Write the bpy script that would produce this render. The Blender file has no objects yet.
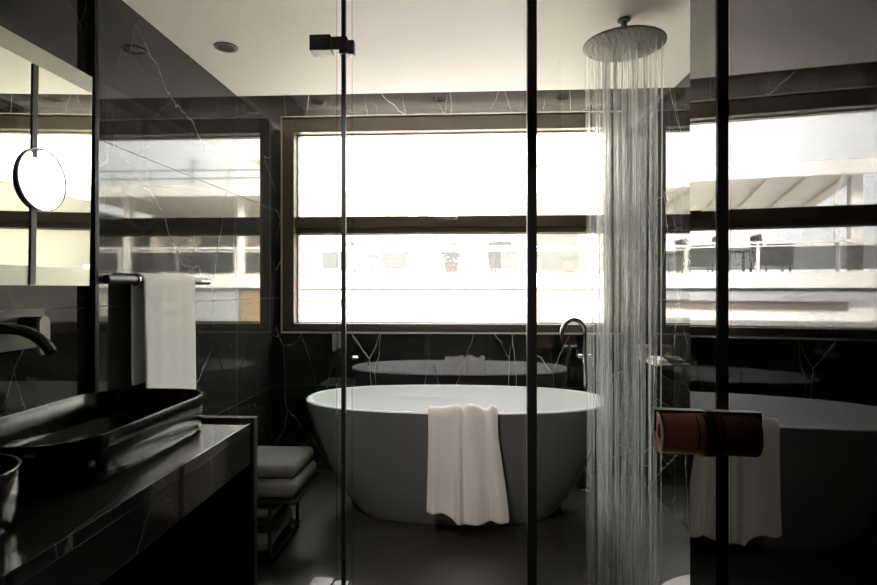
import bpy, bmesh, math, random
from mathutils import Vector, Matrix, noise
R = math.radians
PI = math.pi
random.seed(7)
scene = bpy.context.scene
COL = scene.collection

# ------------------------------------------------------------------ helpers
class MB:
    """collects shapes; build() links them as ONE mesh object"""
    def __init__(self):
        self.bm = bmesh.new()
    def _xf(self, geom, M):
        if M is not None:
            bmesh.ops.transform(self.bm, matrix=M, verts=geom)
    def box(self, x0, x1, y0, y1, z0, z1, bevel=0, seg=2, M=None):
        b = bmesh.new()
        bmesh.ops.create_cube(b, size=1)
        for v in b.verts:
            v.co = Vector(((x0+x1)/2+v.co.x*(x1-x0), (y0+y1)/2+v.co.y*(y1-y0), (z0+z1)/2+v.co.z*(z1-z0)))
        if bevel:
            bmesh.ops.bevel(b, geom=b.edges[:], offset=bevel, segments=seg, affect='EDGES', profile=0.5)
        self.merge(b, M)
        return self
    def merge(self, b, M=None):
        if M is not None:
            bmesh.ops.transform(b, matrix=M, verts=b.verts[:])
        me = bpy.data.meshes.new('tmp'); b.to_mesh(me); b.free()
        self.bm.from_mesh(me); bpy.data.meshes.remove(me)
    def cyl(self, p0, p1, r0, r1=None, seg=24, bevel=0):
        r1 = r0 if r1 is None else r1
        p0 = Vector(p0); p1 = Vector(p1); d = p1-p0
        b = bmesh.new()
        bmesh.ops.create_cone(b, cap_ends=True, segments=seg, radius1=r0, radius2=r1, depth=d.length)
        if bevel:
            es = [e for e in b.edges if abs(e.verts[0].co.z-e.verts[1].co.z) < 1e-6]
            bmesh.ops.bevel(b, geom=es, offset=bevel, segments=2, affect='EDGES')
        M = Matrix.Translation((p0+p1)/2) @ d.to_track_quat('Z', 'Y').to_matrix().to_4x4()
        self.merge(b, M)
        return self
    def lathe(self, prof, seg=32, M=None, closed=False):
        b = bmesh.new(); rings = []
        for (r, z) in prof:
            rings.append([b.verts.new((r*math.cos(2*PI*k/seg), r*math.sin(2*PI*k/seg), z)) for k in range(seg)])
        for i in range(len(rings)-1):
            for k in range(seg):
                b.faces.new((rings[i][k], rings[i][(k+1) % seg], rings[i+1][(k+1) % seg], rings[i+1][k]))
        if closed:
            for k in range(seg):
                b.faces.new((rings[-1][k], rings[-1][(k+1) % seg], rings[0][(k+1) % seg], rings[0][k]))
        else:
            b.faces.new(rings[0][::-1]); b.faces.new(rings[-1])
        bmesh.ops.remove_doubles(b, verts=b.verts[:], dist=1e-6)
        bmesh.ops.recalc_face_normals(b, faces=b.faces[:])
        self.merge(b, M)
        return self
    def loops(self, rings, cap0=True, cap1=True):
        b = bmesh.new(); rs = []
        for ring in rings:
            rs.append([b.verts.new(p) for p in ring])
        n = len(rs[0])
        for i in range(len(rs)-1):
            for k in range(n):
                b.faces.new((rs[i][k], rs[i][(k+1) % n], rs[i+1][(k+1) % n], rs[i+1][k]))
        if cap0: b.faces.new(rs[0][::-1])
        if cap1: b.faces.new(rs[-1])
        bmesh.ops.recalc_face_normals(b, faces=b.faces[:])
        self.merge(b)
        return self
    def tube(self, pts, r, seg=12, r_end=None):
        pts = [Vector(p) for p in pts]; rings = []
        n0 = None
        for i, p in enumerate(pts):
            t = (pts[min(i+1, len(pts)-1)]-pts[max(i-1, 0)]).normalized()
            if n0 is None:
                n0 = t.orthogonal().normalized()
            n0 = (n0-t*n0.dot(t)).normalized()
            bnm = t.cross(n0)
            rr = r if r_end is None else r+(r_end-r)*i/(len(pts)-1)
            rings.append([p+rr*(math.cos(2*PI*k/seg)*n0+math.sin(2*PI*k/seg)*bnm) for k in range(seg)])
        return self.loops(rings)
    def prism(self, pts, y0, y1):
        """outline in XZ extruded along Y"""
        return self.loops([[(x, y0, z) for x, z in pts], [(x, y1, z) for x, z in pts]])
    def build(self, name, mat, parent=None, smooth=False, angle=35):
        me = bpy.data.meshes.new(name)
        o = bpy.data.objects.new(name, me); COL.objects.link(o)
        off = Vector((0, 0, 0))
        if parent is not None:
            off = Vector(parent.get('_base', (0, 0, 0))); o.parent = parent
            o['_base'] = tuple(off)
        else:
            vs = [v.co for v in self.bm.verts]
            lo = [min(v[i] for v in vs) for i in range(3)]; hi = [max(v[i] for v in vs) for i in range(3)]
            off = Vector(((lo[0]+hi[0])/2, (lo[1]+hi[1])/2, lo[2])); o.location = off
            o['_base'] = tuple(off)
        bmesh.ops.translate(self.bm, verts=self.bm.verts[:], vec=-off)
        bmesh.ops.recalc_face_normals(self.bm, faces=self.bm.faces[:])
        if smooth:
            for f in self.bm.faces: f.smooth = True
            for e in self.bm.edges:
                if len(e.link_faces) == 2 and e.calc_face_angle(0) > R(angle): e.smooth = False
        self.bm.to_mesh(me); self.bm.free()
        for m in (mat if isinstance(mat, (list, tuple)) else [mat]): me.materials.append(m)
        return o

def thing(name, label, cat, loc, group=None):
    o = bpy.data.objects.new(name, None); COL.objects.link(o)
    o.location = loc; o.empty_display_size = .1
    o['_base'] = tuple(loc); o['label'] = label; o['category'] = cat
    if group: o['group'] = group
    return o
def tag(o, label, cat, group=None, kind=None):
    o['label'] = label; o['category'] = cat
    if group: o['group'] = group
    if kind: o['kind'] = kind
    return o
def struct(o):
    o['kind'] = 'structure'; return o
def copy_tree(o, parent=None):
    c = o.copy(); COL.objects.link(c)
    if parent is not None: c.parent = parent
    for ch in [x for x in COL.objects if x.parent == o]:
        copy_tree(ch, c)
    return c

# ------------------------------------------------------------------ materials
def nodes(name):
    m = bpy.data.materials.new(name); m.use_nodes = True
    nt = m.node_tree
    return m, nt, nt.nodes, nt.links
def pbr(name, col, rough=.5, metal=0, ior=1.5, var=0, scale=8, bump=0, bscale=200, coat=0, sub=None, sheen=0):
    m, nt, N, L = nodes(name)
    b = N['Principled BSDF']
    b.inputs['Base Color'].default_value = (*col, 1); b.inputs['Roughness'].default_value = rough
    b.inputs['Metallic'].default_value = metal; b.inputs['IOR'].default_value = ior
    b.inputs['Coat Weight'].default_value = coat; b.inputs['Sheen Weight'].default_value = sheen
    tc = N.new('ShaderNodeTexCoord')
    if var:
        n = N.new('ShaderNodeTexNoise'); n.inputs['Scale'].default_value = scale; n.inputs['Detail'].default_value = 5
        mx = N.new('ShaderNodeMix'); mx.data_type = 'RGBA'
        mx.inputs[6].default_value = (*[c*(1-var) for c in col], 1); mx.inputs[7].default_value = (*[min(1, c*(1+var)) for c in col], 1)
        L.new(tc.outputs['Object'], n.inputs['Vector']); L.new(n.outputs['Fac'], mx.inputs[0]); L.new(mx.outputs[2], b.inputs['Base Color'])
    if bump:
        n = N.new('ShaderNodeTexNoise'); n.inputs['Scale'].default_value = bscale; n.inputs['Detail'].default_value = 3
        bp = N.new('ShaderNodeBump'); bp.inputs['Strength'].default_value = bump; bp.inputs['Distance'].default_value = .004
        L.new(tc.outputs['Object'], n.inputs['Vector']); L.new(n.outputs['Fac'], bp.inputs['Height']); L.new(bp.outputs['Normal'], b.inputs['Normal'])
    return m
def math_node(N, L, op, a, b=None, c=None):
    n = N.new('ShaderNodeMath'); n.operation = op
    for i, v in enumerate((a, b, c)):
        if v is None: continue
        if isinstance(v, (int, float)): n.inputs[i].default_value = v
        else: L.new(v, n.inputs[i])
    return n.outputs[0]
def marble(name, base=(.016, .0155, .015), rough=.035, ior=1.47, grid=None, seed=0, amount=1.0, vein=(.55, .53, .5), more=0, rot=(.5, .35, .2)):
    """black marble with thin white veins; grid = ((axis, step, phase), ...) gives the slab joints"""
    m, nt, N, L = nodes(name)
    b = N['Principled BSDF']; b.inputs['Roughness'].default_value = rough; b.inputs['IOR'].default_value = ior
    g = N.new('ShaderNodeNewGeometry')
    mp = N.new('ShaderNodeMapping'); mp.inputs['Location'].default_value = (seed*3.1, seed*1.7, seed*2.3)
    mp.inputs['Rotation'].default_value = rot; mp.inputs['Scale'].default_value = (1, 1, .42 if more else .55)
    L.new(g.outputs['Position'], mp.inputs['Vector'])
    wn = N.new('ShaderNodeTexNoise'); wn.inputs['Scale'].default_value = 2.2; wn.inputs['Detail'].default_value = 6; wn.inputs['Roughness'].default_value = .6
    L.new(mp.outputs[0], wn.inputs['Vector'])
    va = N.new('ShaderNodeVectorMath'); va.operation = 'MULTIPLY_ADD'; va.inputs[1].default_value = (.16, .16, .16)
    L.new(wn.outputs['Color'], va.inputs[0]); L.new(mp.outputs[0], va.inputs[2])
    tot = None
    for sc, th, mth in ((1.3, .0042, .52), (3.4, .003, .60)):
        vo = N.new('ShaderNodeTexVoronoi'); vo.feature = 'DISTANCE_TO_EDGE'; vo.inputs['Scale'].default_value = sc
        L.new(va.outputs[0], vo.inputs['Vector'])
        line = N.new('ShaderNodeMapRange'); line.interpolation_type = 'SMOOTHSTEP'
        line.inputs[1].default_value = 0; line.inputs[2].default_value = th*sc*.55; line.inputs[3].default_value = 1; line.inputs[4].default_value = 0
        L.new(vo.outputs['Distance'], line.inputs[0])
        mn = N.new('ShaderNodeTexNoise'); mn.inputs['Scale'].default_value = 2.4*sc/1.5; mn.inputs['Detail'].default_value = 3
        L.new(mp.outputs[0], mn.inputs['Vector'])
        ms = N.new('ShaderNodeMapRange'); ms.inputs[1].default_value = mth-.06-more; ms.inputs[2].default_value = mth+.12-more
        L.new(mn.outputs['Fac'], ms.inputs[0])
        v = math_node(N, L, 'MULTIPLY', line.outputs[0], ms.outputs[0])
        tot = v if tot is None else math_node(N, L, 'MAXIMUM', tot, v)
    tot = math_node(N, L, 'MULTIPLY', tot, amount)
    cl = N.new('ShaderNodeTexNoise'); cl.inputs['Scale'].default_value = 5; cl.inputs['Detail'].default_value = 6
    L.new(mp.outputs[0], cl.inputs['Vector'])
    bm_ = N.new('ShaderNodeMix'); bm_.data_type = 'RGBA'
    bm_.inputs[6].default_value = (*[c*.6 for c in base], 1); bm_.inputs[7].default_value = (*[c*1.7 for c in base], 1)
    L.new(cl.outputs['Fac'], bm_.inputs[0])
    mx = N.new('ShaderNodeMix'); mx.data_type = 'RGBA'; mx.inputs[7].default_value = (*vein, 1)
    L.new(tot, mx.inputs[0]); L.new(bm_.outputs[2], mx.inputs[6])
    col = mx.outputs[2]
    if grid:
        sep = N.new('ShaderNodeSeparateXYZ'); L.new(g.outputs['Position'], sep.inputs[0])
        gl = None
        for ax, step, ph, w in grid:
            d = math_node(N, L, 'PINGPONG', math_node(N, L, 'SUBTRACT', sep.outputs[ax], ph), step/2)
            k = math_node(N, L, 'LESS_THAN', d, w)
            gl = k if gl is None else math_node(N, L, 'MAXIMUM', gl, k)
        m2 = N.new('ShaderNodeMix'); m2.data_type = 'RGBA'; m2.inputs[7].default_value = (.05, .048, .045, 1)
        L.new(gl, m2.inputs[0]); L.new(col, m2.inputs[6]); col = m2.outputs[2]
        rr = N.new('ShaderNodeMapRange'); rr.inputs[3].default_value = rough; rr.inputs[4].default_value = .6
        L.new(gl, rr.inputs[0]); L.new(rr.outputs[0], b.inputs['Roughness'])
    L.new(col, b.inputs['Base Color'])
    return m
def thin_glass(name, ior=1.5, tint=(1, 1, 1), boost=1.0, glare_veil=0, veilcol=(1, 1, 1)):
    """a clear sheet: Fresnel reflection over a straight-through view"""
    m, nt, N, L = nodes(name)
    N.remove(N['Principled BSDF']); out = N['Material Output']
    tr = N.new('ShaderNodeBsdfTransparent'); tr.inputs[0].default_value = (*tint, 1)
    gl = N.new('ShaderNodeBsdfGlossy'); gl.inputs['Roughness'].default_value = 0
    fr = N.new('ShaderNodeFresnel'); gm = N.new('ShaderNodeNewGeometry')      # same Fresnel curve on both faces of the sheet
    L.new(math_node(N, L, 'ADD', math_node(N, L, 'MULTIPLY', gm.outputs['Backfacing'], 1/ior-ior), ior), fr.inputs['IOR'])
    fac = math_node(N, L, 'MINIMUM', math_node(N, L, 'MULTIPLY', fr.outputs[0], boost), 1.0)
    base = tr.outputs[0]
    if glare_veil:
        tl = N.new('ShaderNodeBsdfTranslucent'); tl.inputs[0].default_value = (*veilcol, 1)
        mv = N.new('ShaderNodeMixShader'); mv.inputs[0].default_value = glare_veil
        L.new(tr.outputs[0], mv.inputs[1]); L.new(tl.outputs[0], mv.inputs[2]); base = mv.outputs[0]
    mx = N.new('ShaderNodeMixShader'); L.new(fac, mx.inputs[0]); L.new(base, mx.inputs[1]); L.new(gl.outputs[0], mx.inputs[2])
    L.new(mx.outputs[0], out.inputs[0])
    return m

GRID_L = ((1, 1.2, 3.075, .0015), (2, .61, .592, .0015))
M_wall = marble('black_marble_wall', grid=GRID_L, seed=1.6, amount=.7)
M_wallR = marble('black_marble_wall_right', grid=((1, 1.2, 3.075, .0015), (2, .61, .592, .0015)), seed=2.4, more=.08)
M_wallB = marble('black_marble_window_wall', grid=((2, .61, .592, .0012),), seed=4.2, amount=1.0, ior=2.0, more=.14, rot=(.2, .75, .1), vein=(.8, .78, .74))
M_apron = marble('black_marble_apron', seed=8.9, rough=.08, amount=.15, ior=1.26)
M_counter = marble('black_marble_counter', seed=6.3, rough=.07, amount=.12, ior=1.42)
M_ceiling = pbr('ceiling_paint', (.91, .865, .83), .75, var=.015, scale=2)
M_dark_room = pbr('bedroom_paint', (.10, .09, .08), .8, var=.05)
M_black_metal = pbr('black_metal', (.008, .008, .008), .35, ior=1.5, var=.1, scale=30)
M_black_gloss = pbr('black_glazed_ceramic', (.006, .006, .006), .14, ior=1.5, var=.1, scale=4)
M_bronze = pbr('bronze_aluminium', (.095, .074, .054), .42, var=.06, scale=12)
M_strip = pbr('pale_metal_strip', (.62, .60, .56), .4, metal=.3, var=.03)
M_chrome = pbr('chrome', (.82, .81, .79), .12, metal=1, var=.02)
M_tubout = pbr('matt_grey_tub', (.142, .150, .154), .42, var=.03, scale=3)
M_tubin = pbr('white_acrylic', (.76, .79, .82), .28, var=.01)
M_towel = pbr('white_terry', (.84, .82, .79), .95, var=.04, scale=40, bump=.6, bscale=420, sheen=.2)
M_shadedtowel = pbr('shaded_white_terry', (.11, .11, .106), .95, var=.06, scale=40, bump=.5, bscale=420)  # white terry darkened, the dim light on the rack put into its colour
M_copper = pbr('copper_brown_metal', (.50, .19, .115), .40, metal=.35, var=.08, scale=40)
M_ring = pbr('pale_nickel', (.55, .52, .48), .3, metal=.8, var=.03)
M_white = pbr('white_ceramic', (.82, .81, .79), .15, var=.01)
M_glass = thin_glass('clear_glass', 1.5)
M_paneglass = thin_glass('faintly_green_glass', 1.5, tint=(.95, .965, .93))
M_edge = thin_glass('green_glass_edge', 1.5, tint=(.25, .3, .26))
M_winglass = thin_glass('window_glass', 1.5, glare_veil=.045)  # milky haze mixed into the pane stands in for lens glare
M_doorglass = thin_glass('smoked_mirror_glass', 1.5, tint=(.03, .032, .036), boost=1.05)
M_showerhead = pbr('brushed_steel_dark', (.10, .092, .08), .45, metal=.6, var=.08, scale=30)
M_nozzle = pbr('silicone_nozzle', (.05, .045, .04), .6, var=.1)

def mirror_mat():
    m, nt, N, L = nodes('silvered_mirror')
    b = N['Principled BSDF']; b.inputs['Metallic'].default_value = 1; b.inputs['Roughness'].default_value = 0
    n = N.new('ShaderNodeTexNoise'); n.inputs['Scale'].default_value = 1
    mx = N.new('ShaderNodeMix'); mx.data_type = 'RGBA'; mx.inputs[6].default_value = (.86, .88, .80, 1); mx.inputs[7].default_value = (.88, .89, .82, 1)
    L.new(n.outputs['Fac'], mx.inputs[0]); L.new(mx.outputs[2], b.inputs['Base Color'])
    return m
M_mirror = mirror_mat()

def floor_mat():
    m, nt, N, L = nodes('dark_floor_tile')
    b = N['Principled BSDF']; b.inputs['IOR'].default_value = 2.7
    g = N.new('ShaderNodeNewGeometry'); sep = N.new('ShaderNodeSeparateXYZ'); L.new(g.outputs['Position'], sep.inputs[0])
    gl = None
    for ax, step, ph in ((0, .61, -.10), (1, .60, 2.42)):
        d = math_node(N, L, 'PINGPONG', math_node(N, L, 'SUBTRACT', sep.outputs[ax], ph), step/2)
        k = math_node(N, L, 'LESS_THAN', d, .0022)
        gl = k if gl is None else math_node(N, L, 'MAXIMUM', gl, k)
    n = N.new('ShaderNodeTexNoise'); n.inputs['Scale'].default_value = 9; n.inputs['Detail'].default_value = 8
    L.new(g.outputs['Position'], n.inputs['Vector'])
    mx = N.new('ShaderNodeMix'); mx.data_type = 'RGBA'; mx.inputs[6].default_value = (.009, .0085, .008, 1); mx.inputs[7].default_value = (.018, .017, .0155, 1)
    L.new(n.outputs['Fac'], mx.inputs[0])
    m2 = N.new('ShaderNodeMix'); m2.data_type = 'RGBA'; m2.inputs[7].default_value = (.055, .052, .047, 1)
    L.new(gl, m2.inputs[0]); L.new(mx.outputs[2], m2.inputs[6]); L.new(m2.outputs[2], b.inputs['Base Color'])
    rg = N.new('ShaderNodeMapRange'); rg.inputs[3].default_value = .36; rg.inputs[4].default_value = .46
    L.new(n.outputs['Fac'], rg.inputs[0]); L.new(rg.outputs[0], b.inputs['Roughness'])
    return m
M_floor = floor_mat()

# ------------------------------------------------------------------ room shell
XL, XR = -1.344, 1.150
YW = 3.72                     # inner face of the window wall
ZC, ZP = 2.39, 2.72           # dropped ceiling, pocket ceiling by the window
YB = -2.6                     # end of the room behind the camera
YS = 3.085                    # where the dropped ceiling stops
struct(MB().box(XL-.2, XR+.2, YB-.2, YW+.3, -.15, 0).build('floor', M_floor))
struct(MB().box(XL, XR, YB, YS, ZC, ZP+.2).build('ceiling', M_ceiling))
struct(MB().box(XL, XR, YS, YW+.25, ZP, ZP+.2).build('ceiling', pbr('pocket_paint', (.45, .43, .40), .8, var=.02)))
struct(MB().box(XL-.2, XL, YB-.2, YW+.25, 0, ZP+.2).build('wall_left', M_wall))
struct(MB().box(XR, XR+.2, YB-.2, YW+.25, 0, ZP+.2).build('wall_right', M_wallR))
struct(MB().box(XL, XR, YB-.2, YB, 0, ZP+.2).build('wall_front', M_dark_room))
WX0, WX1, WZ0, WZ1 = -1.300, 1.036, .966, 2.463      # opening
w = MB()
w.box(XL, XR, YW, YW+.25, 0, WZ0); w.box(XL, XR, YW, YW+.25, WZ1, ZP)
w.box(XL, WX0, YW, YW+.25, WZ0, WZ1); w.box(WX1, XR, YW, YW+.25, WZ0, WZ1)
struct(w.build('wall_back', M_wallB))
t = MB()
for a in ((WX0-.008, WX1+.008, WZ0-.012, WZ0), (WX0-.008, WX1+.008, WZ1, WZ1+.008), (WX0-.008, WX0, WZ0, WZ1), (WX1, WX1+.008, WZ0, WZ1)):
    t.box(a[0], a[1], YW-.008, YW+.01, a[2], a[3])
struct(t.build('trim_1', M_strip))

# window: bronze frame with two panes, glass well back in the frame
GX0, GX1, GZ0, GZ1, TZ0, TZ1 = -1.222, .961, 1.021, 2.364, 1.654, 1.772
YG = 3.83
win = thing('window_1', 'wide bronze framed window over the bathtub', 'window', (0, YG, WZ0)); struct(win)
f = MB()
f.box(WX0, GX0, YW+.012, YG+.06, WZ0, WZ1, .004); f.box(GX1, WX1, YW+.012, YG+.06, WZ0, WZ1, .004)
f.box(GX0, GX1, YW+.012, YG+.06, GZ1, WZ1, .004); f.box(GX0, GX1, YW+.012, YG+.06, WZ0, GZ0, .004)
f.build('frame', M_bronze, win)
f = MB()
f.box(GX0, GX1, YG-.075, YG+.05, TZ0+.045, TZ1, .004); f.box(GX0, GX1, YG-.055, YG+.05, TZ0, TZ0+.043, .004)
f.build('transom', M_bronze, win)
f = MB()
for z0, z1 in ((GZ0, TZ0), (TZ1, GZ1)):
    for a in ((GX0, GX0+.008, z0, z1), (GX1-.008, GX1, z0, z1), (GX0, GX1, z0, z0+.008), (GX0, GX1, z1-.008, z1)):
        f.box(a[0], a[1], YG-.022, YG-.006, a[2], a[3])
f.build('glazing_bead', pbr('pale_bronze_bead', (.34, .29, .22), .4, var=.04), win)
MB().box(GX0, GX1, YG-.004, YG+.004, GZ0, TZ0).build('lower_pane', M_winglass, win)
MB().box(GX0, GX1, YG-.004, YG+.004, TZ1, GZ1).build('upper_pane', M_winglass, win)
h = MB(); h.cyl((-.092, YG-.075, 1.757), (-.092, YG-.118, 1.757), .012, seg=16)
h.box(-.225, -.08, YG-.128, YG-.112, 1.749, 1.765, .005); h.box(-.115, -.069, YG-.081, YG-.073, 1.742, 1.771, .003)
h.build('handle', M_chrome, win, True)

# ------------------------------------------------------------------ ceiling downlights
def downlight(x, y, z, label, group=None):
    r = thing('downlight', label, 'ceiling light', (x, y, z), group)
    M = Matrix.Translation((x, y, z))
    MB().lathe([(.036, -.0005), (.039, -.006), (.052, -.005), (.054, 0), (.036, 0)], 32, M, closed=True).build('trim_ring', M_black_metal, r, True)
    MB().lathe([(.0360, -.0005), (.0362, .0), (.0362, .002), (.0001, .002), (.0001, -.0006), (.034, -.0006)], 24, M, closed=True).build('lens', M_black_gloss, r, True)
    return r
downlight(-1.123, 2.452, ZC, 'round black recessed downlight in the white ceiling left of the tub')
for x, s in ((-1.17, 'leftmost'), (-.227, 'middle'), (.718, 'rightmost')):
    downlight(x, 3.29, ZP, f'{s} of the three small dark downlights mirrored in the band above the window', 'downlights above the window')

# ------------------------------------------------------------------ glass partition and hinged door
YP = 1.842
def pane(mb, x0, x1, z0, z1, name, parent, y=YP, th=.010):
    mb.box(x0, x1, y-th/2, y+th/2, z0, z1)
    o = mb.build(name, [M_glass if name == 'glass_leaf' else M_paneglass, M_edge], parent)
    for p in o.data.polygons:
        if abs(p.normal.y) < .5: p.material_index = 1
    return o
ps = thing('glass_partition', 'fixed clear glass pane framed by black post on the left marble wall', 'glass partition', (-.9, YP, 0), 'black framed shower glazing')
MB().box(XL, XL+.034, YP-.010, YP+.010, 0, ZC, .002).build('wall_post', M_black_metal, ps)
pane(MB(), XL+.034, -.452, .004, ZC-.004, 'glass_pane', ps)
pr = thing('glass_partition', 'fixed clear glass pane right of the middle black post, in front of shower', 'glass partition', (.7, YP, 0), 'black framed shower glazing')
MB().box(.199, .231, YP-.016, YP+.016, 0, ZC, .002).build('middle_post', M_black_metal, pr)
pane(MB(), .231, XR, .004, ZC-.004, 'glass_pane', pr)
dr = thing('shower_door', 'frameless glass shower door on a thin black pole with black hinges', 'shower door', (-.1, YP, 0))
MB().box(-.4355, -.4205, YP-.008, YP+.008, 0, ZC, .002).build('hinge_pole', M_black_metal, dr)
pane(MB(), -.399,   .190, .03, 2.375, 'glass_leaf', dr)
for nm, zc in (('top_hinge', 2.108), ('bottom_hinge', .229)):
    h = MB()
    h.box(-.541, -.468, YP-.028, YP+.028, zc-.027, zc+.027, .003)
    h.box(-.468, -.436, YP-.020, YP+.020, zc-.022, zc+.022, .003)
    h.box(-.441, -.412, YP-.020, YP+.020, zc-.036, zc+.022, .003)
    h.box(-.412, -.390, YP-.014, YP+.014, zc-.036, zc+.012, .003)
    hh = h.build('hinge', M_black_metal, dr)
h = MB()
MB().box(-.398, -.380, YP-.012, YP+.012, 1.025, 1.034, .003).build('knob', M_chrome, dr)

# ------------------------------------------------------------------ bathtub
TX, TY = -.07, 3.115
def sup(a, b, n, z, cx=TX, cy=TY, seg=96):
    out = []
    for k in range(seg):
        t = 2*PI*k/seg; c, s = math.cos(t), math.sin(t)
        out.append((cx+a*math.copysign(abs(c)**(2/n), c), cy+b*math.copysign(abs(s)**(2/n), s), z))
    return out
ZS = 1.045
outer = [(0.0, .545, .235), (.012, .560, .244), (.06, .605, .272), (.14, .662, .306), (.24, .722, .345), (.36, .780, .366), (.48, .828, .384), (.57, .858, .395), (.606, .866, .3995)]
inner = [(.606, .846, .380), (.57, .835, .370), (.46, .790, .345), (.34, .730, .315), (.24, .665, .28), (.18, .60, .24), (.155, .52, .18)]
tub = thing('bathtub', 'freestanding oval tub, grey outside and white inside, under the window', 'bathtub', (TX, TY, 0))
MB().loops([sup(a, b, 2.35, z) for z, a, b in [(q[0]*ZS, q[1]-.005, q[2]) for q in outer]], True, False).build('outer_shell', M_tubout, tub, True, 60)
rim = [(.606, .866, .3995), (.612, .8645, .398), (.614, .859, .393), (.614, .852, .386), (.612, .8475, .3815), (.606, .846, .380)]
MB().loops([sup(a-.005, b, 2.35, z*ZS) for z, a, b in rim+inner[1:]], False, True).build('inner_basin', M_tubin, tub, True, 60)

# bath filler
FX, FY = .735, 3.44
fl = thing('bath_filler', 'floor standing gooseneck bath tap behind right end of the tub', 'bath tap', (FX, FY, 0))
MB().lathe([(.04, 0), (.04, .008), (.036, .012), (.012, .013)], 24, Matrix.Translation((FX, FY, 0))).build('floor_flange', M_chrome, fl, True)
pts = [(FX, FY, .01), (FX, FY, .5), (FX, FY, .985)]
dx, dy, rr = -.9, -.43, .088
for k in range(1, 15):
    a = PI*k/14*1.02
    q = rr*(1-math.cos(a))
    pts.append((FX+dx*q, FY+dy*q, .985+rr*math.sin(a)))
q = rr*2; pts.append((FX+dx*q*.998, FY+dy*q*.998, .955))
M_filler = pbr('dark_chrome', (.35, .34, .33), .15, metal=1, var=.03)
MB().tube(pts, .0135, 14).build('spout_pipe', M_filler, fl, True)
b = MB(); b.cyl((FX-.045, FY, .84), (FX+.055, FY, .84), .014, seg=16, bevel=.003); b.cyl((FX, FY, .80), (FX, FY, .90), .02, seg=18, bevel=.003)
b.build('mixer_body', M_chrome, fl, True)
for sx in (-.05, .062):
    MB().cyl((FX+sx, FY, .84), (FX+sx, FY, .885), .007, seg=12, bevel=.002).build('lever', M_chrome, fl, True)
hs = MB(); hs.cyl((FX+.045, FY-.02, .78), (FX+.045, FY-.02, .92), .010, .012, seg=14, bevel=.003)
hs.build('hand_shower', M_filler, fl, True)

# ------------------------------------------------------------------ draped towels
def drape(name, prof, width_fn, fold_fn, nu=44, thick=.009, parent=None, mat=None):
    """prof: list of (pos Vector, out Vector); u runs across (axis vector)"""
    b = bmesh.new(); rows = []
    for i, (p, outv, axis) in enumerate(prof):
        t = i/(len(prof)-1); row = []
        for k in range(nu+1):
            u = k/nu
            x = width_fn(u, t); d, dz = fold_fn(u, t)
            row.append(b.verts.new(Vector(p)+Vector(axis)*x+Vector(outv)*d+Vector((0, 0, dz))))
        rows.append(row)
    for i in range(len(rows)-1):
        for k in range(nu):
            b.faces.new((rows[i][k], rows[i][k+1], rows[i+1][k+1], rows[i+1][k]))
    bmesh.ops.recalc_face_normals(b, faces=b.faces[:])
    for f in b.faces: f.smooth = True
    mb = MB(); mb.merge(b)
    for f in mb.bm.faces: f.smooth = True
    o = mb.build(name, mat or M_towel, parent)
    for p in o.data.polygons: p.use_smooth = True
    s = o.modifiers.new('thick', 'SOLIDIFY'); s.thickness = thick; s.offset = 0
    ss = o.modifiers.new('soft', 'SUBSURF'); ss.levels = 1; ss.render_levels = 2
    return o
# towel over the near rim of the tub
yr = TY-.390
prof = []
ax = (1, 0, 0)
TZO = .028
for z in (.40, .44, .48, .52, .56, .59): prof.append(((0, yr+.032-(.6-z)*-.12, z), (0, .6, 0), ax))
prof += [((0, yr+.028, .612), (0, .4, .6), ax), ((0, yr+.016, .630), (0, .1, 1), ax), ((0, yr-.004, .634), (0, -.1, 1), ax), ((0, yr-.022, .624), (0, -.7, .7), ax), ((0, yr-.032, .602), (0, -1, 0), ax)]
for k in range(1, 17):
    z = .602-.030*k
    prof.append(((0, yr-.034, z), (0, -1, 0), ax))
prof = [((p[0], p[1], p[2]+TZO), o_, a_) for p, o_, a_ in prof]
def wfn(u, t):
    x = -.205+u*.360
    if t > .5:
        s = (t-.5)/.5
        x += s*(.010*(1-u)*-1+.050*u**2)
    x += .008*math.sin(u*17+t*2)
    return x
def ffn(u, t):
    g = lambda c, w: math.exp(-((u-c)/w)**2)
    f = .95*g(.40+.03*t, .055)+.8*g(.60+.05*t, .085)+.45*g(.13, .07)+.6*g(.90+.02*t, .075)-.25*g(.77+.04*t, .03)
    f2 = .5+.5*math.sin(u*19+1.3+t*2.5)
    amp = .006+.038*max(0, min(1, (t-.32)/.5))
    if t < .28: amp = .006
    d = amp*f+.005*f2+.012*max(0, t-.6)*noise.noise(Vector((u*3, t*4, 2)))*2
    dz = 0
    if .24 < t < .5: dz = .020*f*math.sin((t-.24)/.26*PI)+.006*f2
    if t > .85:
        w_ = max(0, min(1, (u-.20)/.20)); w_ = w_*w_*(3-2*w_)
        dz = -(t-.85)/.15*(.048*w_-.028*max(0, u-.55)+.004*math.sin(u*14))
    return d, dz
o = drape('bath_towel', prof, wfn, ffn)
tag(o, 'white bath towel draped in soft folds over the near rim of the tub', 'towel')

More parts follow.
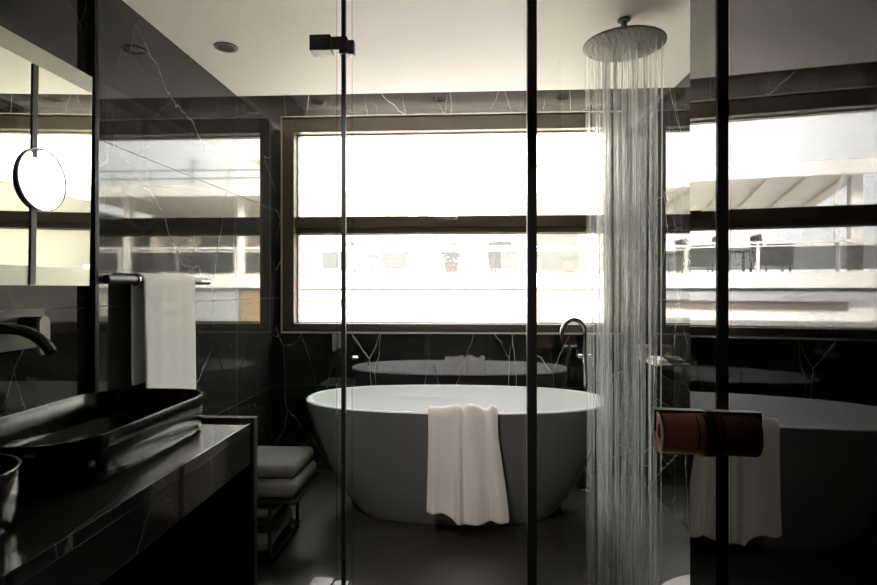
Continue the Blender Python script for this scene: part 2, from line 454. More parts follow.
# towel rail on the left wall
XB, ZB = -1.298, 1.302
tr = thing('towel_rail', 'black tubular towel rail along the left marble wall', 'towel rail', (XB, 2.2, ZB))
MB().cyl((XB, 1.868, ZB), (XB, 2.63, ZB), .0165, seg=24, bevel=.002).build('bar', M_black_metal, tr, True)
for y in (1.93, 2.57):
    MB().cyl((XL, y, ZB), (XB, y, ZB), .009, seg=14).build('bracket', M_black_metal, tr, True)
MB().cyl((XB, 2.040, ZB), (XB, 2.052, ZB), .022, seg=28, bevel=.002).build('collar_ring', M_chrome, tr, True)
c = MB(); c.cyl((XB+.0135, 2.54, ZB), (XB+.0135, 2.622, ZB), .0042, seg=10); c.build('chrome_strip', M_chrome, tr, True)
prof = []; ax = (0, 1, 0); r0 = .0225
for k in range(10): prof.append(((XB-r0, 2.255, ZB-.42+.042*k), (-1, 0, 0), ax))
for k in range(9):
    a = PI-PI*k/8
    prof.append(((XB+r0*math.cos(a), 2.255, ZB+r0*math.sin(a)), (math.cos(a), 0, math.sin(a)), ax))
for k in range(1, 15): prof.append(((XB+r0+.0006*k, 2.255, ZB-.045*k), (1, 0, 0), ax))
def wf2(u, t): return (-.2+u*.40)*(1.0+.02*math.sin(5*t))
def ff2(u, t):
    d = .0022*math.sin(u*5+t*3)+.0006*math.sin(u*23+1)
    if t > .55: d += .006*((t-.55)/.45)*(.5+.5*math.sin(u*4.5+.6))
    if t < .4: d = -abs(d)*.6*0+.0005
    return d, (.004*math.sin(u*6) if t > .95 else 0)
o = drape('hand_towel', prof, wf2, ff2, nu=26, thick=.010)
tag(o, 'white hand towel folded over the black rail on the left wall', 'towel')

# ------------------------------------------------------------------ folded towels on a low black rack
rk = thing('towel_rack', 'low black rack holding folded towels on the floor left of the tub', 'rack', (-1.05, 2.58, 0))
for z, x1 in ((.300, -.78), (.205, -.875), (.045, -.885)):
    MB().box(-1.335, x1, 2.40, 2.82, z-.012, z, .002).build('shelf', M_black_metal, rk)
for x in (-1.325, -.90):
    for y in (2.41, 2.81):
        MB().box(x-.008, x+.008, y-.008, y+.008, 0, .29, .001).build('leg', M_black_metal, rk)
def folded(x0, x1, y0, y1, z0, h, label, layers=2):
    mb = MB(); n = layers; lh = h/n
    for k in range(n):
        j = random.uniform(-.006, .006)
        b = bmesh.new(); bmesh.ops.create_cube(b, size=1)
        for v in b.verts:
            v.co = Vector(((x0+x1)/2+v.co.x*(x1-x0)+j, (y0+y1)/2+v.co.y*(y1-y0)+j, z0+lh*(k+.5)+v.co.z*lh*1.02))
        bmesh.ops.bevel(b, geom=b.edges[:], offset=lh*.46, segments=4, affect='EDGES', profile=.5)
        bmesh.ops.subdivide_edges(b, edges=[e for e in b.edges if e.calc_length() > .08], cuts=5, use_grid_fill=True)
        for v in b.verts:
            v.co.z += .004*noise.noise(v.co*11); v.co.x += .004*noise.noise(v.co*9+Vector((5, 1, 2)))
        mb.merge(b)
    o = mb.build('folded_towel', M_shadedtowel, None, True, 70)
    tag(o, label, 'towel', 'folded towels on the low rack')
folded(-1.30, -.785, 2.42, 2.80, .302, .072, 'thick folded white towel toned down for shade, lower one on the top tier of the low rack', 1)
folded(-1.30, -.80, 2.47, 2.81, .374, .066, 'thick folded white towel toned down for shade lying topmost on the low rack', 1)
folded(-1.30, -.890, 2.42, 2.66, .207, .056, 'small folded white towel toned down for shade on the middle tier of the low rack', 1)
folded(-1.30, -.905, 2.42, 2.80, .047, .09, 'folded white towel toned down for shade on the bottom tier of the low rack', 1)

# ------------------------------------------------------------------ vanity, basins, tap, mirror
VX, VY1, VZ = -.715, 1.775, .826
va = thing('vanity', 'long black marble vanity counter with a black end frame', 'vanity', (-1.04, .9, 0))
MB().box(XL+.002, VX, -.40, VY1-.022, VZ-.03, VZ, .0015).build('countertop', M_counter, va)
MB().box(VX-.022, VX-.002, -.40, VY1-.022, VZ-.135, VZ-.0305, .001).build('apron', M_apron, va)
MB().box(VX-.040, VX+.006, VY1-.020, VY1+.012, 0, VZ+.012, .002).build('leg', M_black_metal, va)
MB().box(XL+.002, VX-.040, VY1-.020, VY1+.012, 0, VZ+.012, .002).build('end_panel', M_black_metal, va)
MB().box(VX-.040, VX+.006, -.44, -.40, 0, VZ+.012, .002).build('leg', M_black_metal, va)
MB().box(XL+.004, VX-.05, -.38, VY1-.03, .20, .225, .002).build('lower_shelf', M_black_metal, va)

def rrect(x0, x1, y0, y1, r, z, seg=12):
    out = []
    for cx, cy, a0 in ((x1-r, y1-r, 0), (x0+r, y1-r, 90), (x0+r, y0+r, 180), (x1-r, y0+r, 270)):
        for k in range(seg+1):
            a = R(a0+90*k/seg); out.append((cx+r*math.cos(a), cy+r*math.sin(a), z))
    return out
def basin(y0, y1, label):
    x0, x1 = -1.205, -.824; h = .112; z = VZ
    r = thing('vessel_basin', label, 'basin', ((x0+x1)/2, (y0+y1)/2, z), 'black basins on the vanity')
    def ring(d, zz, rad=.125): return rrect(x0+d, x1-d, y0+d, y1-d, rad-d, z+zz)
    MB().loops([ring(.020, 0), ring(.020, .010), ring(.010, .0105), ring(.006, .013), ring(.002, .03), ring(0, h-.003), ring(.0015, h), ring(.006, h), ring(.008, h-.003),
                ring(.012, .05), ring(.02, .028), ring(.045, .017), ring(.09, .013)]).build('bowl', M_black_gloss, r, True, 40)
    xc, yc = (x0+x1)/2, (y0+y1)/2
    MB().cyl((xc, yc, z+.0132), (xc, yc, z+.017), .03, seg=24, bevel=.001).build('waste_cap', M_black_metal, r, True)
    return r
basin(1.075, 1.738, 'rounded black vessel basin on the counter at the far end of the vanity')
basin(.375, 1.035, 'black vessel basin cut by the left edge, nearer end of the vanity')

tp = thing('basin_tap', 'black wall mounted tap above the far basin, under the mirror', 'tap', (XL, 1.4, 1.15))
MB().box(XL, XL+.006, 1.22, 1.640, 1.085, 1.205, .002).build('wall_plate', pbr('grey_plate', (.16, .16, .15), .3, var=.05), tp)
pts = [(XL+.006, 1.38, 1.158), (XL+.06, 1.38, 1.160), (XL+.12, 1.38, 1.160)]
for k in range(1, 9):
    a = R(62)*k/8
    pts.append((XL+.12+.13*math.sin(a), 1.38, 1.160-.13*(1-math.cos(a))*.9))
MB().tube(pts, .0145, 16).build('spout', M_black_gloss, tp, True)
MB().cyl((XL+.006, 1.55, 1.165), (XL+.068, 1.55, 1.165), .020, seg=20, bevel=.003).build('handle_stem', M_black_metal, tp, True)
hb = MB()
ring = [(1.552+.020*math.cos(2*PI*k/32), 1.128+(.038 if math.sin(2*PI*k/32) >= 0 else -.038)+.020*math.sin(2*PI*k/32)) for k in range(32)]
hb.loops([[(XL+.068, y, z) for y, z in ring], [(XL+.078, y, z) for y, z in ring]])
hb.build('handle_paddle', pbr('satin_grey_paddle', (.30, .29, .26), .3, metal=.6, var=.05), tp, True)

MX, MY0, MY1, MZ0, MZ1 = -1.316, .30, 1.812, 1.278, 2.004
mi = thing('wall_mirror', 'large wall mirror with polished edges above the vanity on the left', 'mirror', (XL, 1.05, MZ0))
tilt = R(.85)
Mt = Matrix.Translation((MX, 0, MZ0)) @ Matrix.Rotation(tilt, 4, 'Y') @ Matrix.Translation((-MX, 0, -MZ0))
bv = .058
b = MB(); b.box(MX-.012, MX-.006, MY0, MY1, MZ0, MZ1, M=Mt); b.build('backing_board', M_black_metal, mi)
b = bmesh.new()
oc = [(MX-.0008, MY0, MZ0), (MX-.0008, MY1, MZ0), (MX-.0008, MY1, MZ1), (MX-.0008, MY0, MZ1)]
ic = [(MX, MY0+bv, MZ0+bv), (MX, MY1-.002, MZ0+bv), (MX, MY1-.002, MZ1-bv), (MX, MY0+bv, MZ1-bv)]
bo = [b.verts.new(p) for p in oc]; bi = [b.verts.new(p) for p in ic]
for k in range(4): b.faces.new((bo[k], bo[(k+1) % 4], bi[(k+1) % 4], bi[k]))
mb = MB(); mb.merge(b, Mt); mb.build('frosted_border', pbr('frosted_mirror', (.42, .43, .38), .32, metal=1, var=.03), mi)
b = MB(); b.box(MX-.004, MX, MY0+bv, MY1-.002, MZ0+bv, MZ1-bv, M=Mt); b.build('mirror_glass', M_mirror, mi)
# shaving mirror
sm = thing('shaving_mirror', 'round magnifying mirror in a thin metal ring in front of the wall mirror', 'mirror', (-1.28, 1.575, 1.60))
Ms = Matrix.Translation((-1.3072, 1.592, 1.602)) @ Matrix.Rotation(R(89), 4, 'Y')
MB().lathe([(.093, -.003), (.0965, -.003), (.097, 0), (.0965, .004), (.093, .004)], 48, Ms, closed=True).build('ring', pbr('dull_steel', (.30, .29, .26), .4, metal=.7, var=.04), sm, True)
MB().lathe([(.0931, -.002), (.0931, .002), (.0001, .002), (.0001, -.002)], 48, Ms, closed=True).build('glass', M_mirror, sm, True)
MB().cyl((-1.313, 1.592, 1.602), (-1.308, 1.592, 1.602), .012, seg=14).build('mount', M_chrome, sm, True)

b = MB(); b.box(MX-.001, MX+.004, 1.552, 1.572, MZ0+.002, MZ1-.06, M=Mt); b.build('post_reflection_strip', M_black_metal, sm)  # dark strip modelled in place of a post reflected in the mirror

# ------------------------------------------------------------------ shower head, water
SX, SY, SZ, SR = .649, 2.289, 2.278, .166
sh = thing('shower_head', 'round rain shower head hanging from the ceiling on a short stem', 'shower head', (SX, SY, SZ))
MB().lathe([(SR-.004, SZ), (SR, SZ+.003), (SR, SZ+.008), (SR-.02, SZ+.012), (.03, SZ+.02), (.001, SZ+.021)], 56, Matrix.Translation((SX, SY, 0))).build('disc', M_showerhead, sh, True)
b = MB(); b.cyl((SX, SY, SZ+.018), (SX, SY, ZC), .013, seg=18); b.build('stem', M_black_metal, sh, True)
MB().cyl((SX, SY, ZC-.008), (SX, SY, ZC), .027, seg=24, bevel=.002).build('ceiling_rose', M_black_metal, sh, True)
noz = MB(); spots = []
for ring_i, (rad, n) in enumerate(((.012, 3), (.035, 8), (.058, 14), (.081, 19), (.104, 24), (.127, 30), (.150, 36))):
    for k in range(n):
        a = 2*PI*k/n+ring_i*.37
        spots.append((SX+rad*math.cos(a), SY+rad*math.sin(a)))
for x, y in spots:
    noz.cyl((x, y, SZ-.004), (x, y, SZ+.001), .0026, .0034, seg=6)
nz = noz.build('nozzles', M_nozzle, sh); nz['kind'] = 'stuff'
# streams of water
def water_mat():
    m, nt, N, L = nodes('falling_water')
    N.remove(N['Principled BSDF']); out = N['Material Output']
    tr = N.new('ShaderNodeBsdfTransparent'); tl = N.new('ShaderNodeBsdfTranslucent'); tl.inputs[0].default_value = (.95, .95, .92, 1)
    df = N.new('ShaderNodeBsdfDiffuse'); df.inputs[0].default_value = (.8, .8, .77, 1)
    gl = N.new('ShaderNodeBsdfGlossy'); gl.inputs['Roughness'].default_value = .12
    g = N.new('ShaderNodeNewGeometry'); mp = N.new('ShaderNodeMapping'); mp.inputs['Scale'].default_value = (60, 60, 1.6)
    n = N.new('ShaderNodeTexNoise'); n.inputs['Scale'].default_value = 1; n.inputs['Detail'].default_value = 3
    L.new(g.outputs['Position'], mp.inputs[0]); L.new(mp.outputs[0], n.inputs['Vector'])
    rf = N.new('ShaderNodeBsdfRefraction'); rf.inputs['Roughness'].default_value = .55; rf.inputs['IOR'].default_value = 1.12
    a = N.new('ShaderNodeMixShader'); a.inputs[0].default_value = .5; L.new(tl.outputs[0], a.inputs[1]); L.new(rf.outputs[0], a.inputs[2])
    b2 = N.new('ShaderNodeMixShader'); b2.inputs[0].default_value = .15; L.new(a.outputs[0], b2.inputs[1]); L.new(gl.outputs[0], b2.inputs[2])
    mr = N.new('ShaderNodeMapRange'); mr.inputs[1].default_value = .3; mr.inputs[2].default_value = .7; mr.inputs[3].default_value = .03; mr.inputs[4].default_value = .40
    L.new(n.outputs['Fac'], mr.inputs[0])
    c = N.new('ShaderNodeMixShader'); L.new(mr.outputs[0], c.inputs[0]); L.new(tr.outputs[0], c.inputs[1]); L.new(b2.outputs[0], c.inputs[2])
    L.new(c.outputs[0], out.inputs[0])
    return m
wt = MB(); rnd = random.Random(3)
for x, y in spots[::2]:
    r = rnd.choice((.002, .003, .0045, .007, .0095))*rnd.uniform(.8, 1.2)
    dxx, dyy = rnd.uniform(-.006, .006), rnd.uniform(-.006, .006)
    k = .93
    x2 = SX+(x-SX)*k+dxx; y2 = SY+(y-SY)*k+dyy
    wt.tube([(x, y, SZ-.004), ((x+x2)/2, (y+y2)/2, 1.6), (x2, y2, .8), (x2, y2, .002)], r*.75, 8, r)
for k in range(170):
    a = rnd.uniform(0, 2*PI); q = .20*math.sqrt(rnd.random()); hz = .003+.10*rnd.random()**3
    bb = bmesh.new(); bmesh.ops.create_icosphere(bb, subdivisions=1, radius=rnd.uniform(.0025, .006))
    wt.merge(bb, Matrix.Translation((SX+q*math.cos(a), SY+q*math.sin(a), hz)))
o = wt.build('shower_water', water_mat(), None, True)
tag(o, 'curtain of falling water streams below the ceiling shower head', 'water', kind='stuff')

# ------------------------------------------------------------------ little shelf on the right wall
sf = thing('wall_shelf', 'small pale shelf on the right marble wall beyond the shower water', 'shelf', (1.10, 3.26, .835))
MB().box(1.05, XR, 3.10, 3.43, .832, .842, .002).build('shelf_board', M_white, sf)
MB().box(1.10, XR, 3.25, 3.28, .806, .832, .002).build('bracket', M_black_metal, sf)
tb = thing('tumbler', 'small patterned glass tumbler at the far end of the wall shelf', 'tumbler', (1.085, 3.385, .842))
def pattern_mat():
    m, nt, N, L = nodes('patterned_label'); b = N['Principled BSDF']; b.inputs['Roughness'].default_value = .3
    tc = N.new('ShaderNodeTexCoord'); v = N.new('ShaderNodeTexVoronoi'); v.inputs['Scale'].default_value = 90
    cr = N.new('ShaderNodeValToRGB'); cr.color_ramp.elements[0].color = (.75, .68, .55, 1); cr.color_ramp.elements[1].color = (.30, .17, .10, 1)
    L.new(tc.outputs['Object'], v.inputs['Vector']); L.new(v.outputs['Distance'], cr.inputs[0]); L.new(cr.outputs[0], b.inputs['Base Color'])
    return m
Mt2 = Matrix.Translation((1.085, 3.385, .842))
MB().lathe([(.026, 0), (.030, .003), (.034, .075), (.031, .075), (.027, .006), (.001, .006)], 28, Mt2).build('cup', pattern_mat(), tb, True)
MB().lathe([(.0345, .070), (.0350, .078), (.0315, .078), (.031, .070)], 28, Mt2, closed=True).build('rim', M_white, tb, True)
o = MB().lathe([(.001, 0), (.028, .002), (.040, .012), (.044, .022), (.040, .021), (.030, .012), (.001, .010)], 32, Matrix.Translation((1.10, 3.24, .842)) @ Matrix.Diagonal((1, 1.5, 1, 1))).build('soap_dish', M_white, None, True)
tag(o, 'oval white soap dish in the middle of the wall shelf', 'dish')
o = MB().box(1.078, 1.128, 3.115, 3.17, .843, .866, .009, 3).build('soap_bar', pbr('cream_soap', (.75, .70, .60), .5, var=.03), None, True)
tag(o, 'pale bar of soap on the near end of the wall shelf', 'soap')

# ------------------------------------------------------------------ open dark glass door with the copper pull
phi = R(6.3); D = .312
T = Vector((math.sin(phi), math.cos(phi), 0)); Nn = Vector((math.cos(phi), -math.sin(phi), 0))
Mdoor = Matrix((( T.x, Nn.x, 0, 0), (T.y, Nn.y, 0, 0), (0, 0, 1, 0), (0, 0, 0, 1)))   # local x along the leaf, local y out of it (away from the camera side)
dd = thing('glass_door', 'open dark mirror-like glass door leaf filling the right side', 'door', tuple((T*.73+Nn*D)[:2])+(0,))
MB().box(.34, 1.122, D, D+.010, .006, 2.36, .0008, 1, M=Mdoor).build('glass_leaf', M_doorglass, dd)
b = MB(); b.box(.34, .40, D-.016, D+.026, 0, .11, .003, M=Mdoor); b.build('floor_pivot', M_black_metal, dd)
b = MB(); b.box(.34, .40, D-.016, D+.026, 2.29, ZC, .003, M=Mdoor); b.build('ceiling_pivot', M_black_metal, dd)
KS, KZ = 1.027, 1.011
def dpt(s, p, z): return T*s+Nn*(D+p)+Vector((0, 0, z))
pull = MB(); Mk = Mdoor @ Matrix.Translation((KS, D, KZ)) @ Matrix.Rotation(R(90), 4, 'X')   # local z points to the camera side
kr = .037
pl = MB().lathe([(kr, .022), (kr, .077), (kr-.003, .079), (.014, .079), (.014, .067), (.001, .067), (.001, .022)], 40, Mk).build('grip', M_copper, dd, True)
MB().lathe([(kr-.0006, .0785), (kr+.0008, .0795), (kr-.0008, .0815), (kr-.0055, .0815), (kr-.0055, .0785)], 40, Mk, closed=True).build('end_ring', M_ring, pl, True)
MB().lathe([(.033, .018), (.033, .0222), (.001, .0222), (.001, .018)], 32, Mk).build('groove', M_black_metal, pl, True)
MB().lathe([(kr, .0095), (kr, .018), (.001, .018), (.001, .0095)], 40, Mk).build('collar', M_copper, pl, True)
MB().lathe([(.035, 0), (.040, .002), (.040, .009), (.001, .0095), (.001, 0)], 40, Mk).build('base_plate', M_black_metal, pl, True)
b = MB()
b.box(KS-.010, KS+.010, D-.089, D-.006, KZ+kr+.0005, KZ+kr+.0045, .001, M=Mdoor)
b.box(KS-.010, KS+.010, D-.089, D-.0855, KZ+.002, KZ+kr+.0045, .001, M=Mdoor)
b.build('bracket', M_black_metal, pl)
Mk2 = Mdoor @ Matrix.Translation((KS, D+.010, KZ)) @ Matrix.Rotation(R(-90), 4, 'X')
MB().lathe([(.040, 0), (.040, .009), (kr, .0095), (kr, .090), (kr-.003, .092), (.001, .092), (.001, 0)], 40, Mk2).build('rear_grip', M_copper, dd, True)

# ------------------------------------------------------------------ toilet, barely in view at the bottom right
to = thing('toilet', 'white rounded rim of a toilet at the bottom beside the dark glass door', 'toilet', (.86, 1.46, 0))
def egg(s, z, dx=0): return [(.735+dx+s*(.225 if math.cos(2*PI*k/40) < 0 else .43)*math.cos(2*PI*k/40), 1.475+s*.185*math.sin(2*PI*k/40), z) for k in range(40)]
MB().loops([egg(.55, .0, .05), egg(.56, .10, .05), egg(.72, .22, .03), egg(.95, .34), egg(1, .385), egg(1, .395)]).build('bowl', M_white, to, True, 50)
MB().loops([egg(.97, .396), egg(1.01, .400), egg(1.01, .414), egg(.96, .420)]).build('lid', M_white, to, True, 50)

# ------------------------------------------------------------------ the building across the street
M_render = pbr('white_render', (.72, .68, .62), .9, var=.08, scale=1.5)
M_cream = pbr('cream_render', (.62, .56, .47), .9, var=.06, scale=1.2)
M_greywall = pbr('grey_render', (.20, .195, .19), .9, var=.18, scale=2.5)
M_paleband = pbr('pale_blue_band', (.28, .29, .30), .8, var=.05)
M_orange = pbr('ochre_panel', (.23, .145, .07), .85, var=.05)
M_dark = pbr('charcoal_weave_and_shade', (.022, .022, .023), .8, var=.1)
M_railglass = thin_glass('grey_rail_glass', 1.5, tint=(.42, .42, .41))
def brick_mat():
    m, nt, N, L = nodes('red_brick_band'); b = N['Principled BSDF']; b.inputs['Roughness'].default_value = .9
    g = N.new('ShaderNodeNewGeometry'); mp = N.new('ShaderNodeMapping'); mp.inputs['Rotation'].default_value = (R(90), 0, 0)
    br = N.new('ShaderNodeTexBrick'); br.inputs['Color1'].default_value = (.08, .045, .035, 1); br.inputs['Color2'].default_value = (.11, .07, .055, 1); br.inputs['Mortar'].default_value = (.16, .14, .12, 1)
    br.inputs['Scale'].default_value = 4.5; br.inputs['Mortar Size'].default_value = .03
    L.new(g.outputs['Position'], mp.inputs[0]); L.new(mp.outputs[0], br.inputs['Vector']); L.new(br.outputs[0], b.inputs['Base Color'])
    return m
def corr_mat(name, col, step, axis):
    m, nt, N, L = nodes(name); b = N['Principled BSDF']; b.inputs['Roughness'].default_value = .7
    g = N.new('ShaderNodeNewGeometry'); sep = N.new('ShaderNodeSeparateXYZ'); L.new(g.outputs['Position'], sep.inputs[0])
    d = math_node(N, L, 'PINGPONG', sep.outputs[axis], step/2)
    k = N.new('ShaderNodeMapRange'); k.inputs[1].default_value = 0; k.inputs[2].default_value = step*.12
    L.new(d, k.inputs[0])
    mx = N.new('ShaderNodeMix'); mx.data_type = 'RGBA'; mx.inputs[6].default_value = (*[c*.72 for c in col], 1); mx.inputs[7].default_value = (*col, 1)
    L.new(k.outputs[0], mx.inputs[0]); L.new(mx.outputs[2], b.inputs['Base Color'])
    return m
BY = 13.0
bl = thing('terrace_building', 'pale low apartment building with a long roof terrace across the street', 'building', (0, BY+3, -4))
MB().box(-11, 7.0, BY, BY+9, 1.27, 1.62, .01).build('terrace_slab', M_render, bl)
MB().box(-11, 7, BY+.25, BY+9, .34, .56).build('middle_wall', M_greywall, bl)
MB().box(-11, 7, BY+.25, BY+9, -4, .34).build('lower_wall', M_render, bl)
MB().box(-11, 7.0, BY+.25, BY+8.9, .56, 1.27).build('parapet_wall', M_render, bl)
MB().box(-11, 1.25, BY+.10, BY+.25, .99, 1.20, .01).build('gutter_band', M_paleband, bl)
MB().box(-11, 7.0, BY+.14, BY+.25, 1.205, 1.268).build('painted_slab_shadow', M_dark, bl)  # dark strip painted in for the shade line under the slab
MB().box(-4.6, 1.25, BY+.20, BY+.2499, .80, .965).build('brick_band', brick_mat(), bl)
MB().box(1.45, 2.95, BY+.12, BY+.25, .45, 1.235, .01).build('shutter_panel', M_orange, bl)
b = MB(); b.box(3.0, 5.6, BY+.12, BY+.25, .45, 1.235)
b.build('louvre_panel', corr_mat('grey_louvre', (.30, .30, .30), .12, 2), bl)
MB().box(1.2, 7.0, BY+3.0, BY+8.8, 1.62, 3.55).build('upper_storey', M_cream, bl)
MB().box(.2, 7.0, BY-.2, BY+9, 3.50, 3.78, .02).build('roof_slab', M_render, bl)
MB().box(1.9, 4.0, BY+4, BY+8, 3.78, 5.3, .02).build('roof_hut', M_render, bl)
MB().box(1.7, 4.2, BY+3.6, BY+8.2, 5.3, 5.45, .02).build('hut_roof', M_render, bl)
for x in (2.1, 4.3):
    MB().box(x, x+1.1, BY+2.97, BY+3.0, 1.64, 3.2).build('terrace_door', M_greywall, bl)
for x in (2.95, 5.9): MB().box(x-.09, x+.09, BY+.15, BY+.33, 1.62, 3.5).build('column', M_render, bl)
rl = MB()
for z in (4.02, 4.22): rl.tube([(.3, BY+.2, z), (6.9, BY+.2, z)], .018, 6)
for k in range(7): rl.cyl((.3+k, BY+.2, 3.78), (.3+k, BY+.2, 4.22), .016, seg=6)
tag(rl.build('roof_railing', M_greywall, None), 'thin grey metal railing along the flat roof edge of the pale building', 'railing')
an = MB(); an.cyl((4.62, BY+1, 3.78), (4.62, BY+1, 4.75), .02, seg=6)
for k in range(4): an.cyl((4.3+.05*k, BY+1, 4.45+.07*k), (4.94-.05*k, BY+1, 4.45+.07*k), .009, seg=5)
tag(an.build('antenna', M_greywall, None), 'slim television antenna standing on the flat roof', 'antenna')

tl_ = thing('terrace_railing', 'white railing with grey glass panels along the terrace edge', 'railing', (0, BY+.3, 1.62))
b = MB(); b.box(-10.5, 6.9, BY+.17, BY+.23, 2.24, 2.29, .006); b.box(-10.5, 6.9, BY+.18, BY+.22, 2.17, 2.195, .004)
b.build('top_rail', M_render, tl_)
for k in range(12):
    x = -10.4+k*1.5
    MB().box(x-.03, x+.03, BY+.17, BY+.23, 1.62, 2.24, .004).build('post', M_render if k % 2 else M_greywall, tl_)
for k in range(11):
    x = -10.4+k*1.5
    MB().box(x+.05, x+1.45, BY+.195, BY+.205, 1.67, 2.16).build('glass_panel', M_railglass, tl_)

# pergola at the left end of the terrace
pg = thing('pergola', 'white roofed pergola with slanting roof over the left part of the terrace', 'pergola', (-3.6, BY+1.5, 1.62))
b = bmesh.new()
x0, x1 = -4.95, -1.2
vs = [(x0, BY+.0, 3.72), (x1, BY+.0, 3.72), (x1, BY+3.6, 3.30), (x0, BY+3.6, 3.30)]
lo = [b.verts.new(v) for v in vs]; hi = [b.verts.new((v[0], v[1], v[2]+.16)) for v in vs]
b.faces.new(lo[::-1]); b.faces.new(hi)
for k in range(4): b.faces.new((lo[k], lo[(k+1) % 4], hi[(k+1) % 4], hi[k]))
mb = MB(); mb.merge(b); mb.build('roof', M_render, pg)
MB().box(x0-.05, x1, BY-.08, BY+.02, 3.62, 3.92, .01).build('fascia', M_render, pg)
for k in range(5):
    x = x0+.35+k*.75
    b = MB(); b.tube([(x, BY+.05, 3.67), (x, BY+3.5, 3.25)], .05, 4); b.build('rafter', M_cream, pg)
for x in (x0+.15, x1-.15):
    MB().box(x-.11, x+.11, BY+.30, BY+.52, 1.62, 3.70, .01).build('post', M_render, pg)
b = MB(); b.tube([(x0+.55, BY-.1, 3.66), (x0+.55, BY+.1, 3.45), (x0+.55, BY+.26, 3.3), (x0+.55, BY+.26, 1.7)], .04, 8); b.build('drain_pipe', M_render, pg)
# terrace furniture and plants
def tchair(x, y, rz, label):
    r = thing('terrace_chair', label, 'chair', (x, y, 1.62), 'woven chairs on the terrace')
    Mz = Matrix.Translation((x, y, 1.62)) @ Matrix.Rotation(rz, 4, 'Z')
    MB().box(-.30, .30, -.30, .27, .16, .44, .03, M=Mz).build('seat', M_dark, r)
    MB().box(-.32, .32, .22, .31, .30, .92, .03, M=Mz @ Matrix.Rotation(R(-8), 4, 'X')).build('backrest', M_dark, r)
    for sx in (-1, 1):
        MB().box(sx*.30-.035, sx*.30+.035, -.29, .26, .40, .64, .02, M=Mz).build('armrest', M_dark, r)
        for sy in (-.24, .24):
            MB().box(sx*.25-.02, sx*.25+.02, sy-.02, sy+.02, 0, .60, M=Mz).build('leg', M_dark, r)
tchair(-1.86, BY+.95, R(90), 'dark woven terrace chair right of the terrace table, near the pergola post')
tchair(-3.44, BY+.95, R(-90), 'dark woven terrace chair left of the terrace table under the pergola')
tchair(.9, BY+1.0, R(10), 'dark woven terrace chair alone between the two potted shrubs')
tt = thing('terrace_table', 'low dark terrace table standing between two woven chairs', 'table', (-2.65, BY+.95, 1.62))
MB().box(-2.92, -2.38, BY+.6, BY+1.3, 2.09, 2.13, .01).build('tabletop', M_dark, tt)
for x in (-2.88, -2.42):
    for y in (BY+.65, BY+1.25): MB().box(x-.025, x+.025, y-.025, y+.025, 1.62, 2.09).build('leg', M_dark, tt)
M_leaf = pbr('green_leaves', (.05, .085, .02), .7, var=.4, scale=10)
M_pot = pbr('terracotta', (.35, .17, .09), .85, var=.1)
def plant(x, y, h, label, pot=M_pot):
    r = thing('potted_shrub', label, 'plant', (x, y, 1.62), 'potted shrubs on the terrace')
    MB().lathe([(.13, 0), (.19, .30), (.20, .32), (.17, .32), (.16, .28), (.001, .28)], 20, Matrix.Translation((x, y, 1.62))).build('pot', pot, r, True)
    MB().cyl((x, y, 1.9), (x, y, 1.62+h*.6), .015, seg=6).build('stem', M_dark, r)
    b = bmesh.new(); rn = random.Random(int(x*100)+5)
    for k in range(260):
        u = Vector((rn.gauss(0, 1), rn.gauss(0, 1), rn.gauss(0, 1))).normalized()*rn.uniform(.4, 1)
        c = Vector((x+u.x*.28, y+u.y*.28, 1.62+.32+(h-.32)*.5+u.z*(h-.32)*.5))
        t1 = Vector((rn.gauss(0, 1), rn.gauss(0, 1), rn.gauss(0, 1))).normalized(); t2 = t1.orthogonal().normalized()
        s = .05
        b.faces.new([b.verts.new(c+t1*s*1.5), b.verts.new(c+t2*s*.6), b.verts.new(c-t1*s*1.5), b.verts.new(c-t2*s*.6)])
    mb = MB(); mb.merge(b); mb.build('foliage', M_leaf, r)
plant(-.42, BY+.8, .85, 'green potted shrub seen behind the rail left of the terrace centre')
plant(1.62, BY+.8, .9, 'green potted shrub seen behind the rail just left of the middle post')
plant(2.55, BY+.9, .62, 'low green potted shrub seen behind the rail right of the middle post')

# corrugated side building to the right of the window, seen in the wall mirror
sb = thing('corrugated_building', 'beige ribbed metal building seen only in the wall mirror', 'building', (9, 12, -4))
MB().box(7.3, 11, 6.2, 18, -4, 3.28, .02).build('ribbed_wall', corr_mat('beige_ribs', (.105, .094, .066), .22, 1), sb)
MB().box(7.2, 11.1, 6.1, 18.1, 3.28, 3.33, .01).build('roof_edge', M_render, sb)
struct(MB().box(-40, 40, YW+.3, 60, -4.3, -4).build('ground', pbr('street_paving', (.50, .49, .46), .9, var=.1, scale=.5)))

# ------------------------------------------------------------------ light
wd = bpy.data.worlds.new('sky'); scene.world = wd; wd.use_nodes = True
N = wd.node_tree.nodes; L = wd.node_tree.links
bg = N['Background']
tc = N.new('ShaderNodeTexCoord'); n = N.new('ShaderNodeTexNoise'); n.inputs['Scale'].default_value = 2.0; n.inputs['Detail'].default_value = 4
cr = N.new('ShaderNodeValToRGB'); cr.color_ramp.elements[0].color = (.90, .92, .94, 1); cr.color_ramp.elements[1].color = (1, .985, .955, 1)
cr.color_ramp.elements[0].position = .35; cr.color_ramp.elements[1].position = .6
L.new(tc.outputs['Generated'], n.inputs['Vector']); L.new(n.outputs['Fac'], cr.inputs[0]); L.new(cr.outputs[0], bg.inputs['Color'])
bg.inputs['Strength'].default_value = 9.0

sun = bpy.data.lights.new('sun', 'SUN'); sun.energy = 30; sun.angle = R(14); sun.color = (1, .96, .90)
so = bpy.data.objects.new('sun', sun); COL.objects.link(so)
so.rotation_euler = Vector((-.22, .68, -.66)).to_track_quat('-Z', 'Y').to_euler(); so.location = (3, -8, 12)
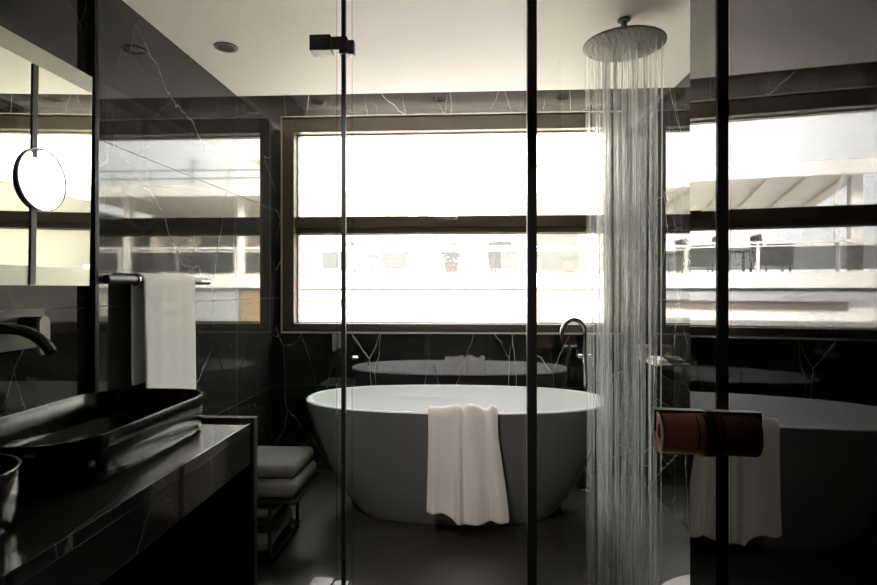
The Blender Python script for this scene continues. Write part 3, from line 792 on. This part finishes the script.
# unseen strip light, added to brighten the pocket mirrored above the window
cv = thing('pocket_fill', 'added unseen fill strip in the ceiling pocket above the window', 'light strip', (-.1, YS+.03, 2.56))
MB().box(XL+.05, XR-.05, YS, YS+.05, 2.55, 2.56, .001).build('channel', M_strip, cv)
al = bpy.data.lights.new('pocket_fill_lamp', 'AREA'); al.shape = 'RECTANGLE'; al.size = 2.3; al.size_y = .03; al.energy = 6; al.color = (1, .93, .84)
ao = bpy.data.objects.new('pocket_fill_lamp', al); COL.objects.link(ao); ao.parent = cv; ao.location = (0, 0, .004); ao.rotation_euler = (R(180), 0, 0)
# unseen fill spot added on the camera side, lights the tub from the front
def spot(x, y, target, power, label):
    r = thing('fill_spot', label, 'ceiling light', (x, y, ZC), 'added fill spots')
    d = (Vector(target)-Vector((x, y, ZC-.06))).normalized()
    MB().cyl((x, y, ZC-.015), (x, y, ZC), .045, seg=24).build('ceiling_plate', M_black_metal, r, True)
    ld = bpy.data.lights.new('fill_spot_lamp', 'SPOT'); ld.energy = power; ld.spot_size = R(46); ld.spot_blend = .6; ld.shadow_soft_size = .16
    ld.color = (1, .90, .80)
    lo = bpy.data.objects.new('fill_spot_lamp', ld); COL.objects.link(lo); lo.parent = r
    lo.location = (0, 0, -.06); lo.rotation_euler = d.to_track_quat('-Z', 'Y').to_euler()
spot(-.50, .72, (0, 2.72, .40), 118, 'added unseen fill spot above the viewer aimed at the tub')

# ------------------------------------------------------------------ camera
cam = bpy.data.cameras.new('camera'); co = bpy.data.objects.new('camera', cam); COL.objects.link(co)
co.location = (0, 0, 1.27); co.rotation_euler = (R(90), 0, R(3.13))
cam.sensor_width = 36; cam.lens = 540/877*36; cam.shift_y = -4.5/877; cam.clip_start = .02; cam.clip_end = 300
scene.camera = co
vs_ = scene.view_settings
vs_.view_transform = 'Standard'; vs_.look = 'None'; vs_.gamma = 1; vs_.use_curve_mapping = False; vs_.exposure = 0.3
for o in bpy.data.objects:
    if '_base' in o: del o['_base']
